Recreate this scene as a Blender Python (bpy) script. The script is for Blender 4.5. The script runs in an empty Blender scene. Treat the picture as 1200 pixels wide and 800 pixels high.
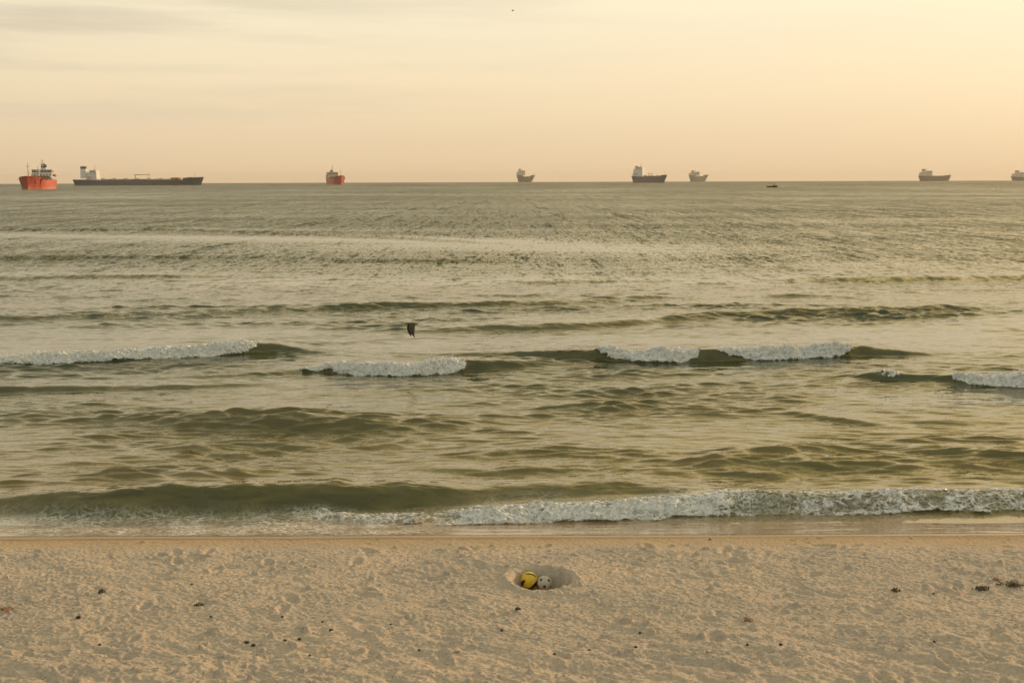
import bpy, bmesh, math, random
import numpy as np
from mathutils import Vector, Matrix

random.seed(7)
R = math.radians
C = bpy.context.scene.collection

# ------------------------------------------------------------------ camera
F = 1400.0                        # focal length in photo pixels (1200 wide)
PITCH, ROLL, CAMZ = R(7.66), R(-0.19), 4.9
SEA = -0.12                       # still water level, the dry sand is about z = 0
EARTH = 2 * 7.4e6                 # curvature (with refraction)
cam_d = bpy.data.cameras.new('camera')
cam_d.lens, cam_d.sensor_width = 42.0, 36.0
cam_d.clip_start, cam_d.clip_end = 0.1, 60000
cam = bpy.data.objects.new('camera', cam_d); C.objects.link(cam)
RM = Matrix.Rotation(R(90) - PITCH, 4, 'X') @ Matrix.Rotation(ROLL, 4, 'Z')
cam.matrix_world = Matrix.Translation((0, 0, CAMZ)) @ RM
bpy.context.scene.camera = cam

def ray(px, py):
    return (RM.to_3x3() @ Vector(((px - 600) / F, -(py - 400) / F, -1))).normalized()
def P(px, py, z=0.0):
    d = ray(px, py); t = (z - CAMZ) / d.z
    return Vector((d.x * t, d.y * t, z))
def on_sea(px, py):               # far point on the curved sea
    d = ray(px, py); hd = math.hypot(d.x, d.y); tan = -d.z / hd
    a, b, c = 1 / EARTH, -tan, CAMZ - SEA
    disc = max(b * b - 4 * a * c, 0)
    r = (-b - math.sqrt(disc)) / (2 * a)
    return Vector((d.x / hd * r, d.y / hd * r, SEA - r * r / EARTH))

# ------------------------------------------------------------------ light
SUN_EL, SUN_AZ = R(12), R(50)     # azimuth clockwise from +Y, out of frame to the right
sc = bpy.context.scene
sc.view_settings.view_transform = 'Standard'
sc.view_settings.look = 'None'
sc.view_settings.exposure = 0.11
sc.view_settings.gamma = 1.0
sc.view_settings.use_curve_mapping = False
sc.cycles.volume_bounces = 0
sc.cycles.max_bounces = 5
sc.cycles.use_denoising = True

W = bpy.data.worlds.new('World'); sc.world = W; W.use_nodes = True
nt = W.node_tree; nt.nodes.clear()
def N(t, nt, **kw):
    n = nt.nodes.new(t)
    for k, v in kw.items():
        if k.startswith('i_'):
            n.inputs[k[2:].replace('_', ' ')].default_value = v
        else: setattr(n, k, v)
    return n
def lk(nt, a, b): nt.links.new(a, b)
def math_n(nt, op, a, b=None, c=None, clamp=False):
    n = nt.nodes.new('ShaderNodeMath'); n.operation = op; n.use_clamp = clamp
    for i, v in enumerate((a, b, c)):
        if v is None: continue
        if isinstance(v, (int, float)): n.inputs[i].default_value = v
        else: nt.links.new(v, n.inputs[i])
    return n.outputs[0]
def vmath(nt, op, a, b=None):
    n = nt.nodes.new('ShaderNodeVectorMath'); n.operation = op
    for i, v in enumerate((a, b)):
        if v is None: continue
        if isinstance(v, (tuple, list)): n.inputs[i].default_value = v
        elif isinstance(v, (int, float)): n.inputs[i].default_value = (v, v, v)
        else: nt.links.new(v, n.inputs[i])
    return n.outputs[1] if op in ('DOT_PRODUCT', 'LENGTH') else n.outputs[0]
def ramp(nt, fac, stops, interp='LINEAR'):
    n = nt.nodes.new('ShaderNodeValToRGB'); cr = n.color_ramp; cr.interpolation = interp
    while len(cr.elements) < len(stops): cr.elements.new(0.5)
    for e, (p, c) in zip(cr.elements, stops):
        e.position = p
        e.color = (c, c, c, 1) if isinstance(c, (int, float)) else (*c, 1)
    nt.links.new(fac, n.inputs[0]); return n.outputs[0]
def mix(nt, fac, a, b, mode='MIX'):
    n = nt.nodes.new('ShaderNodeMix'); n.data_type = 'RGBA'; n.blend_type = mode
    for s, v in ((n.inputs[0], fac), (n.inputs[6], a), (n.inputs[7], b)):
        if isinstance(v, (int, float)): s.default_value = v
        elif isinstance(v, (tuple, list)): s.default_value = (*v, 1) if len(v) == 3 else v
        else: nt.links.new(v, s)
    return n.outputs[2]

tc = N('ShaderNodeTexCoord', nt)
dirv = vmath(nt, 'NORMALIZE', tc.outputs['Generated'])
sep = N('ShaderNodeSeparateXYZ', nt); lk(nt, dirv, sep.inputs[0])
elev = sep.outputs[2]
e01 = math_n(nt, 'ADD', math_n(nt, 'MULTIPLY', elev, 0.5), 0.5)        # -1..1 -> 0..1
def es(deg): return 0.5 + 0.5 * math.sin(R(deg))
# side of the evening sky in front of the lens and round to the sun: warm cream
warm = ramp(nt, e01, [(es(-5), (.46, .33, .20)), (es(0), (.78, .575, .36)), (es(1.5), (.82, .625, .395)), (es(4.5), (.90, .735, .49)),
                      (es(8), (.93, .82, .595)), (es(18), (1.03, .83, .44)), (es(38), (.78, .62, .30)), (es(90), (.40, .41, .31))])
# the opposite, landward sky: dimmer and cooler
cool = ramp(nt, e01, [(es(-5), (.30, .27, .20)), (es(0), (.56, .46, .33)), (es(8), (.60, .55, .39)),
                      (es(25), (.55, .58, .54)), (es(90), (.42, .45, .40))])
hz = vmath(nt, 'DOT_PRODUCT', dirv, (math.sin(R(34)), math.cos(R(34)), 0))
side = ramp(nt, math_n(nt, 'ADD', math_n(nt, 'MULTIPLY', hz, 0.5), 0.5), [(0.25, 0.0), (0.62, 0.42), (0.86, 0.90), (1.0, 1.0)], 'EASE')
base = mix(nt, side, cool, warm)
# glow round the sun
sund = Vector((math.sin(SUN_AZ) * math.cos(SUN_EL), math.cos(SUN_AZ) * math.cos(SUN_EL), math.sin(SUN_EL)))
sd = vmath(nt, 'DOT_PRODUCT', dirv, tuple(sund))
glow = math_n(nt, 'POWER', math_n(nt, 'MAXIMUM', sd, 0.0), 14.0)
base = mix(nt, 1.0, base, mix(nt, glow, (0, 0, 0), (.06, .045, .03)), 'ADD')
glow2 = math_n(nt, 'POWER', math_n(nt, 'MAXIMUM', sd, 0.0), 4.0)
base = mix(nt, 1.0, base, mix(nt, math_n(nt, 'MULTIPLY', glow2, ramp(nt, e01, [(es(7), .0), (es(18), 1.0)])), (0, 0, 0), (.42, .25, .04)), 'ADD')
# thin grey cloud streaks, mostly up on the left
mp = N('ShaderNodeMapping', nt); mp.inputs['Scale'].default_value = (2.2, 2.2, 26)
mp.inputs['Rotation'].default_value = (0, R(1.5), 0); lk(nt, dirv, mp.inputs[0])
cn = N('ShaderNodeTexNoise', nt, i_Scale=1.6, i_Detail=5.0, i_Roughness=.55); lk(nt, mp.outputs[0], cn.inputs[0])
cl = ramp(nt, cn.outputs[0], [(.42, 0.0), (.72, 1.0)], 'EASE')
lft = ramp(nt, math_n(nt, 'ADD', math_n(nt, 'MULTIPLY', sep.outputs[0], 0.5), 0.5), [(.28, 1.0), (.47, .42), (.56, .06), (1, .0)])
upm = ramp(nt, e01, [(es(1), 0.0), (es(4), .8), (es(7), 1.0)])
cf = math_n(nt, 'MULTIPLY', math_n(nt, 'MULTIPLY', cl, lft), math_n(nt, 'MULTIPLY', upm, .85))
base = mix(nt, cf, base, (.62, .53, .40))
sky = N('ShaderNodeTexSky', nt); sky.sky_type = 'NISHITA'; sky.sun_disc = False
sky.sun_elevation, sky.sun_rotation = SUN_EL, SUN_AZ
sky.dust_density, sky.air_density, sky.ozone_density = 4.0, 1.0, 1.0
tint = mix(nt, 1.0, sky.outputs[0], (1.0, .82, .58), 'MULTIPLY')
b1 = N('ShaderNodeBackground', nt, i_Strength=0.97); lk(nt, base, b1.inputs[0])
b2 = N('ShaderNodeBackground', nt, i_Strength=0.05 * .15); lk(nt, tint, b2.inputs[0])
ad = N('ShaderNodeAddShader', nt); lk(nt, b1.outputs[0], ad.inputs[0]); lk(nt, b2.outputs[0], ad.inputs[1])
wo = N('ShaderNodeOutputWorld', nt); lk(nt, ad.outputs[0], wo.inputs[0])

sl = bpy.data.lights.new('sun', 'SUN'); sl.energy = 2.9; sl.angle = R(0.9); sl.color = (1.0, .66, .42)
so = bpy.data.objects.new('sun', sl); C.objects.link(so)
so.rotation_euler = (-sund).to_track_quat('-Z', 'Y').to_euler()

# ------------------------------------------------------------------ helpers
def tag(o, label=None, cat=None, group=None, kind=None):
    if label: o['label'] = label
    if cat: o['category'] = cat
    if group: o['group'] = group
    if kind: o['kind'] = kind
    return o
def empty(name, loc=(0, 0, 0), rz=0.0):
    o = bpy.data.objects.new(name, None); C.objects.link(o)
    o.empty_display_size = 0.2
    o.location = loc; o.rotation_euler = (0, 0, rz); return o

class MB:
    """collects shapes for ONE mesh object"""
    def __init__(s): s.v, s.f = [], []
    def add(s, v, f):
        n = len(s.v); s.v += [tuple(p) for p in v]; s.f += [tuple(i + n for i in q) for q in f]; return s
    def box(s, x0, x1, y0, y1, z0, z1, tx=0.0, ty=0.0):
        v = [(x0, y0, z0), (x1, y0, z0), (x1, y1, z0), (x0, y1, z0),
             (x0 + tx, y0 + ty, z1), (x1 - tx, y0 + ty, z1), (x1 - tx, y1 - ty, z1), (x0 + tx, y1 - ty, z1)]
        return s.add(v, [(3, 2, 1, 0), (4, 5, 6, 7), (0, 1, 5, 4), (1, 2, 6, 5), (2, 3, 7, 6), (3, 0, 4, 7)])
    def tube(s, a, b, r0, r1=None, n=8):
        a, b = Vector(a), Vector(b); r1 = r0 if r1 is None else r1
        q = (b - a).to_track_quat('Z', 'Y'); v = []
        for p, r in ((a, r0), (b, r1)):
            for i in range(n):
                t = 2 * math.pi * i / n
                v.append(p + q @ Vector((math.cos(t) * r, math.sin(t) * r, 0)))
        f = [(i, (i + 1) % n, n + (i + 1) % n, n + i) for i in range(n)]
        return s.add(v, f + [tuple(reversed(range(n))), tuple(range(n, 2 * n))])
    def ball(s, c, rx, ry, rz, n=10, m=6):
        v, f = [(c[0], c[1], c[2] - rz)], []
        for j in range(1, m):
            p = math.pi * j / m
            for i in range(n):
                t = 2 * math.pi * i / n
                v.append((c[0] + rx * math.sin(p) * math.cos(t), c[1] + ry * math.sin(p) * math.sin(t), c[2] - rz * math.cos(p)))
        v.append((c[0], c[1], c[2] + rz)); e = len(v) - 1
        for i in range(n): f.append((0, 1 + (i + 1) % n, 1 + i))
        for j in range(m - 2):
            for i in range(n):
                a = 1 + j * n + i; b = 1 + j * n + (i + 1) % n
                f.append((a, b, b + n, a + n))
        for i in range(n): f.append((e, 1 + (m - 2) * n + i, 1 + (m - 2) * n + (i + 1) % n))
        return s.add(v, f)
    def build(s, name, mat, parent=None, smooth=False):
        me = bpy.data.meshes.new(name); me.from_pydata(s.v, [], s.f); me.materials.append(mat)
        if smooth: me.polygons.foreach_set('use_smooth', [True] * len(me.polygons))
        me.update()
        o = bpy.data.objects.new(name, me); C.objects.link(o); o.parent = parent; return o

def new_mat(name):
    m = bpy.data.materials.new(name); m.use_nodes = True; t = m.node_tree
    return m, t, t.nodes['Principled BSDF']
def paint(name, col, rough=.6, var=.12, scale=.6, streak=0.0, streak_col=(.16, .07, .03)):
    """weathered paint: mottled tone plus optional downward rust runs"""
    m, t, b = new_mat(name)
    g = N('ShaderNodeTexCoord', t)
    n1 = N('ShaderNodeTexNoise', t, i_Scale=scale, i_Detail=5.0); lk(t, g.outputs['Object'], n1.inputs[0])
    k = ramp(t, n1.outputs[0], [(.3, 1 - var), (.7, 1 + var)])
    c = mix(t, 1.0, col, k, 'MULTIPLY')
    if streak:
        mp = N('ShaderNodeMapping', t); mp.inputs['Scale'].default_value = (1.0, 1.0, .06); lk(t, g.outputs['Object'], mp.inputs[0])
        n2 = N('ShaderNodeTexNoise', t, i_Scale=scale * 1.6, i_Detail=4.0); lk(t, mp.outputs[0], n2.inputs[0])
        c = mix(t, ramp(t, n2.outputs[0], [(.5, 0.0), (.75, streak)]), c, streak_col)
    lk(t, c, b.inputs['Base Color']); b.inputs['Roughness'].default_value = rough
    return m

# numpy gradient noise -------------------------------------------------------
_rng = np.random.RandomState(3)
_perm = _rng.permutation(4096).astype(np.int64)
_ga = _rng.rand(4096) * 2 * np.pi
_gx, _gy = np.cos(_ga).astype(np.float32), np.sin(_ga).astype(np.float32)
def pn(x, y, seed=0):
    x = np.asarray(x, np.float64); y = np.asarray(y, np.float64)
    xi = np.floor(x).astype(np.int64); yi = np.floor(y).astype(np.int64)
    xf = (x - xi).astype(np.float32); yf = (y - yi).astype(np.float32)
    u = xf * xf * xf * (xf * (xf * 6 - 15) + 10); v = yf * yf * yf * (yf * (yf * 6 - 15) + 10)
    def g(ix, iy, dx, dy):
        h = _perm[(_perm[(ix + seed * 131) & 4095] + iy) & 4095]
        return _gx[h] * dx + _gy[h] * dy
    a = g(xi, yi, xf, yf); b = g(xi + 1, yi, xf - 1, yf)
    c = g(xi, yi + 1, xf, yf - 1); d = g(xi + 1, yi + 1, xf - 1, yf - 1)
    return (a + (b - a) * u) * (1 - v) + (c + (d - c) * u) * v
def fbm(x, y, oct=4, seed=0, gain=.5, lac=2.03):
    s = 0; a = 1.0
    for i in range(oct):
        s = s + a * pn(x, y, seed + i * 7); x = x * lac + 3.1; y = y * lac - 1.7; a *= gain
    return s
def sst(a, b, x):
    t = np.clip((x - a) / (b - a), 0, 1); return t * t * (3 - 2 * t)

def grid_obj(name, X, Y, Z, mat, attrs=None):
    nr, nc = X.shape
    co = np.stack([X, Y, Z], -1).reshape(-1, 3).astype(np.float32)
    i = np.arange(nr * nc).reshape(nr, nc)
    q = np.stack([i[:-1, :-1], i[:-1, 1:], i[1:, 1:], i[1:, :-1]], -1).reshape(-1, 4)
    me = bpy.data.meshes.new(name)
    me.vertices.add(len(co)); me.vertices.foreach_set('co', co.ravel())
    me.loops.add(q.size); me.loops.foreach_set('vertex_index', q.ravel().astype(np.int32))
    me.polygons.add(len(q)); me.polygons.foreach_set('loop_start', (np.arange(len(q)) * 4).astype(np.int32))
    try: me.polygons.foreach_set('loop_total', np.full(len(q), 4, np.int32))
    except Exception: pass
    me.update(calc_edges=True)
    me.polygons.foreach_set('use_smooth', np.ones(len(q), bool))
    for k, a in (attrs or {}).items():
        at = me.attributes.new(k, 'FLOAT', 'POINT'); at.data.foreach_set('value', a.ravel().astype(np.float32))
    me.materials.append(mat)
    o = bpy.data.objects.new(name, me); C.objects.link(o); return o

# ------------------------------------------------------------------ beach profile
EDGE = P(600, 629.5).y                          # where the dry sand breaks off to the water
def shore(x): return EDGE - .02 + .16 * pn(x * .22, x * 0 + .9, 8) + .035 * pn(x * .35, x * 0 + .3, 5) + .012 * pn(x * 1.7, x * 0, 6)
def beach_base(x, y):                           # smooth beach slope below the berm
    d = np.maximum(y - (EDGE - .12), 0)
    return -.115 * d * sst(0, .35, d) - .0005 * d * d

HOLE = P(637, 679)
def sand_height(x, y):
    z = beach_base(x, y)
    dry = 1 - .62 * sst(EDGE - .8, EDGE - .35, y) - .3 * sst(EDGE - .12, EDGE, y)
    # slanted warp: trodden sand with marks running down to the right
    wx = x + .25 * pn(x * .9, y * .9, 11); wy = y + .25 * pn(x * .9 + 7, y * .9, 12)
    u = wx * .80 - wy * .45; v = wx * .45 + wy * .95
    near = 1 - sst(11.4, 13.3, y + .3 * pn(x * .5, y * .5, 44))
    z = z + dry * .050 * fbm(x * .55, y * .7, 3, 21)
    z = z + dry * (.013 + .036 * near) * fbm(u * 2.0, v * 3.0, 3, 22)
    r = 1 - np.abs(fbm(u * 4.6, v * 7.5, 3, 23)) * 2.2
    z = z + dry * (.0055 + .004 * near) * np.clip(r, -.6, 1) * (.55 + .8 * sst(-.2, .3, pn(x * 1.1, y * 1.3, 30)))
    b = np.abs(fbm(u * 13, v * 19, 3, 24))
    z = z + (dry * .85 + .12) * .017 * b
    clod = np.maximum(pn(x * 9, y * 11, 25) - .32, 0) * np.maximum(pn(x * 2.3, y * 2.3, 26) + .15, 0)
    z = z + dry * .34 * clod
    z = z + dry * .009 * (1 - 2.4 * np.abs(fbm(u * 9.5, v * 13, 2, 28)))
    fine = pn(x * 34, y * 40, 27)
    z = z + (dry * .85 + .12) * .0060 * fine
    # loose clods and crumbs kicked up on the surface
    rs = np.random.RandomState(15); xr, yr = x[0], y[:, 0]
    for i in range(2600):
        fx, fy = rs.uniform(-8.3, 8.3), rs.uniform(9.8, 15.7); rr0 = .012 + .030 * rs.rand() ** 3.5 + (.02 if rs.rand() < .03 else 0); el = rs.uniform(.7, 1.5); hh = rr0 * rs.uniform(.5, .95)
        dens = pn(np.array([fx * .5]), np.array([fy * .8]), 45)[0]
        if dens < rs.uniform(-.45, .3) or math.hypot(fx - HOLE.x, fy - HOLE.y) < .45: continue
        i0, i1 = np.searchsorted(yr, (fy - .12, fy + .12)); j0, j1 = np.searchsorted(xr, (fx - .12, fx + .12))
        if i0 >= i1 or j0 >= j1: continue
        m = (slice(i0, i1), slice(j0, j1)); q = np.hypot((x[m] - fx) / el, y[m] - fy) / rr0
        z[m] += hh * (1 - sst(.55, 1.15, q + .5 * pn(x[m] * 45, y[m] * 45, 46)))
    # footprints: heel-and-toe dents with pushed-up rims
    rs = np.random.RandomState(5)
    for i in range(260):
        fx, fy = rs.uniform(-9, 9), rs.uniform(9.2, 15.6)
        a = rs.uniform(0, np.pi); s = rs.uniform(.7, 1.25); dp = rs.uniform(.008, .026)
        if math.hypot(fx - HOLE.x, fy - HOLE.y) < .75: continue
        i0, i1 = np.searchsorted(y[:, 0], (fy - .5, fy + .5)); j0, j1 = np.searchsorted(x[0], (fx - .5, fx + .5))
        if i0 >= i1 or j0 >= j1: continue
        m = (slice(i0, i1), slice(j0, j1))
        dx, dy = x[m] - fx, y[m] - fy
        p = (dx * np.cos(a) + dy * np.sin(a)) / (.15 * s); q = (-dx * np.sin(a) + dy * np.cos(a)) / (.07 * s)
        rr = np.sqrt(p * p + q * q)
        z[m] += -dp * (1 - sst(.4, 1.1, rr)) + dp * .45 * np.exp(-((rr - 1.35) / .35) ** 2)
    # the dug hole
    hx, hy = x - HOLE.x, y - HOLE.y
    m = (np.abs(hx) < 1.2) & (np.abs(hy) < 1.2)
    if m.any():
        X, Y = hx[m], hy[m]
        wob = 1 + .15 * pn(X * 3.4 + 3, Y * 3.4, 41) + .10 * pn(X * 11, Y * 11, 42)
        # main bowl, and a shallower scooped tongue to the left
        r1 = np.sqrt(((X + .02 + .10 * (Y > 0) * Y) / .385) ** 2 + (Y / .40) ** 2) / wob
        bowl = -.265 * (1 - sst(.66, 1.0, r1)) - .012 * (1 - sst(.7, 1.35, r1))
        rim = .030 * np.exp(-((r1 - 1.18) / .16) ** 2)
        ridge = .07 * np.exp(-((X + .02 - .25 * Y) / .075) ** 2) * np.exp(-((Y - .27) / .16) ** 2)   # slumped tongue at the back
        keep = sst(.15, 1.0, r1)
        z[m] = z[m] * (.5 + .5 * keep) + bowl + rim + ridge
    return z

# ------------------------------------------------------------------ sand sheet
def sand_mat():
    m, t, b = new_mat('sand')
    g = N('ShaderNodeNewGeometry', t); pos = g.outputs['Position']
    s = N('ShaderNodeSeparateXYZ', t); lk(t, pos, s.inputs[0])
    n1 = N('ShaderNodeTexNoise', t, i_Scale=.8, i_Detail=4.0, i_Roughness=.6); lk(t, pos, n1.inputs[0])
    n2 = N('ShaderNodeTexNoise', t, i_Scale=22.0, i_Detail=6.0, i_Roughness=.7); lk(t, pos, n2.inputs[0])
    n3 = N('ShaderNodeTexNoise', t, i_Scale=170.0, i_Detail=3.0, i_Roughness=.7); lk(t, pos, n3.inputs[0])
    c = ramp(t, n1.outputs[0], [(.3, (.52, .45, .36)), (.5, (.61, .515, .395)), (.7, (.69, .56, .415))])
    c = mix(t, 1.0, c, ramp(t, n2.outputs[0], [(.25, .80), (.75, 1.16)]), 'MULTIPLY')
    c = mix(t, 1.0, c, ramp(t, n3.outputs[0], [(.3, .74), (.7, 1.22)]), 'MULTIPLY')
    v = N('ShaderNodeTexVoronoi', t, i_Scale=30.0); lk(t, pos, v.inputs[0])     # bits of shell and dark grit
    rnd = N('ShaderNodeSeparateColor', t); lk(t, v.outputs['Color'], rnd.inputs[0])
    near = math_n(t, 'LESS_THAN', v.outputs['Distance'], .24)
    dark = math_n(t, 'MULTIPLY', near, math_n(t, 'GREATER_THAN', rnd.outputs[0], .955))
    lite = math_n(t, 'MULTIPLY', near, math_n(t, 'LESS_THAN', rnd.outputs[0], .03))
    c = mix(t, math_n(t, 'MULTIPLY', dark, .75), c, (.07, .05, .03))
    c = mix(t, math_n(t, 'MULTIPLY', lite, .7), c, (.66, .5, .38))
    # damp, rust-coloured coarse sand along the water's edge
    wob = math_n(t, 'MULTIPLY', math_n(t, 'SUBTRACT', n2.outputs[0], .5), .55)
    wob2 = math_n(t, 'MULTIPLY', math_n(t, 'SUBTRACT', n1.outputs[0], .5), .5)
    yy = math_n(t, 'ADD', s.outputs[1], math_n(t, 'ADD', wob, wob2))
    wet = N('ShaderNodeMapRange', t); wet.inputs[1].default_value = EDGE - .62; wet.inputs[2].default_value = EDGE - .12
    lk(t, yy, wet.inputs[0])
    c = mix(t, wet.outputs[0], c, mix(t, 1.0, (.60, .45, .27), ramp(t, n3.outputs[0], [(.3, .6), (.7, 1.2)]), 'MULTIPLY'))
    w2 = N('ShaderNodeMapRange', t); w2.inputs[1].default_value = EDGE - .14; w2.inputs[2].default_value = EDGE + .02
    lk(t, s.outputs[1], w2.inputs[0])
    c = mix(t, w2.outputs[0], c, (.26, .155, .075))
    lk(t, c, b.inputs['Base Color'])
    lk(t, math_n(t, 'SUBTRACT', .92, math_n(t, 'MULTIPLY', w2.outputs[0], .62)), b.inputs['Roughness']); b.inputs['Specular IOR Level'].default_value = .15
    bp = N('ShaderNodeBump', t, i_Strength=.55, i_Distance=.012); lk(t, n3.outputs[0], bp.inputs['Height'])
    bp2 = N('ShaderNodeBump', t, i_Strength=.8, i_Distance=.05); lk(t, n2.outputs[0], bp2.inputs['Height'])
    lk(t, bp2.outputs[0], bp.inputs['Normal']); lk(t, bp.outputs[0], b.inputs['Normal'])
    return m
xs = np.concatenate([-np.geomspace(12000, 9, 60), np.arange(-8.6, 8.6, .0135), np.geomspace(9, 12000, 60)])
ys = np.concatenate([-np.geomspace(900, 1, 20), np.linspace(0, 9.4, 40), np.arange(9.6, EDGE + .5, .0135), EDGE + .5 + np.geomspace(.05, 300, 50)])
X, Y = np.meshgrid(xs, ys)
Z = sand_height(X, Y)
Z = np.where(Y > EDGE + 2, beach_base(X, Y) - .2, Z)
Z = np.maximum(Z, -7.0)
far = np.hypot(X, Y); Z = Z - np.where(far > 300, far * far / EARTH, 0)
sand = grid_obj('beach_sand', X, Y, Z, sand_mat()); tag(sand, kind='structure')
SX, SY, SZ = xs.copy(), ys.copy(), Z.copy()
def sand_z(x, y):                               # height of the built sand, bilinear
    j = int(np.clip(np.searchsorted(SX, x) - 1, 0, len(SX) - 2)); i = int(np.clip(np.searchsorted(SY, y) - 1, 0, len(SY) - 2))
    u, v = (x - SX[j]) / (SX[j + 1] - SX[j]), (y - SY[i]) / (SY[i + 1] - SY[i])
    return float((SZ[i, j] * (1 - u) + SZ[i, j + 1] * u) * (1 - v) + (SZ[i + 1, j] * (1 - u) + SZ[i + 1, j + 1] * u) * v)

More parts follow.
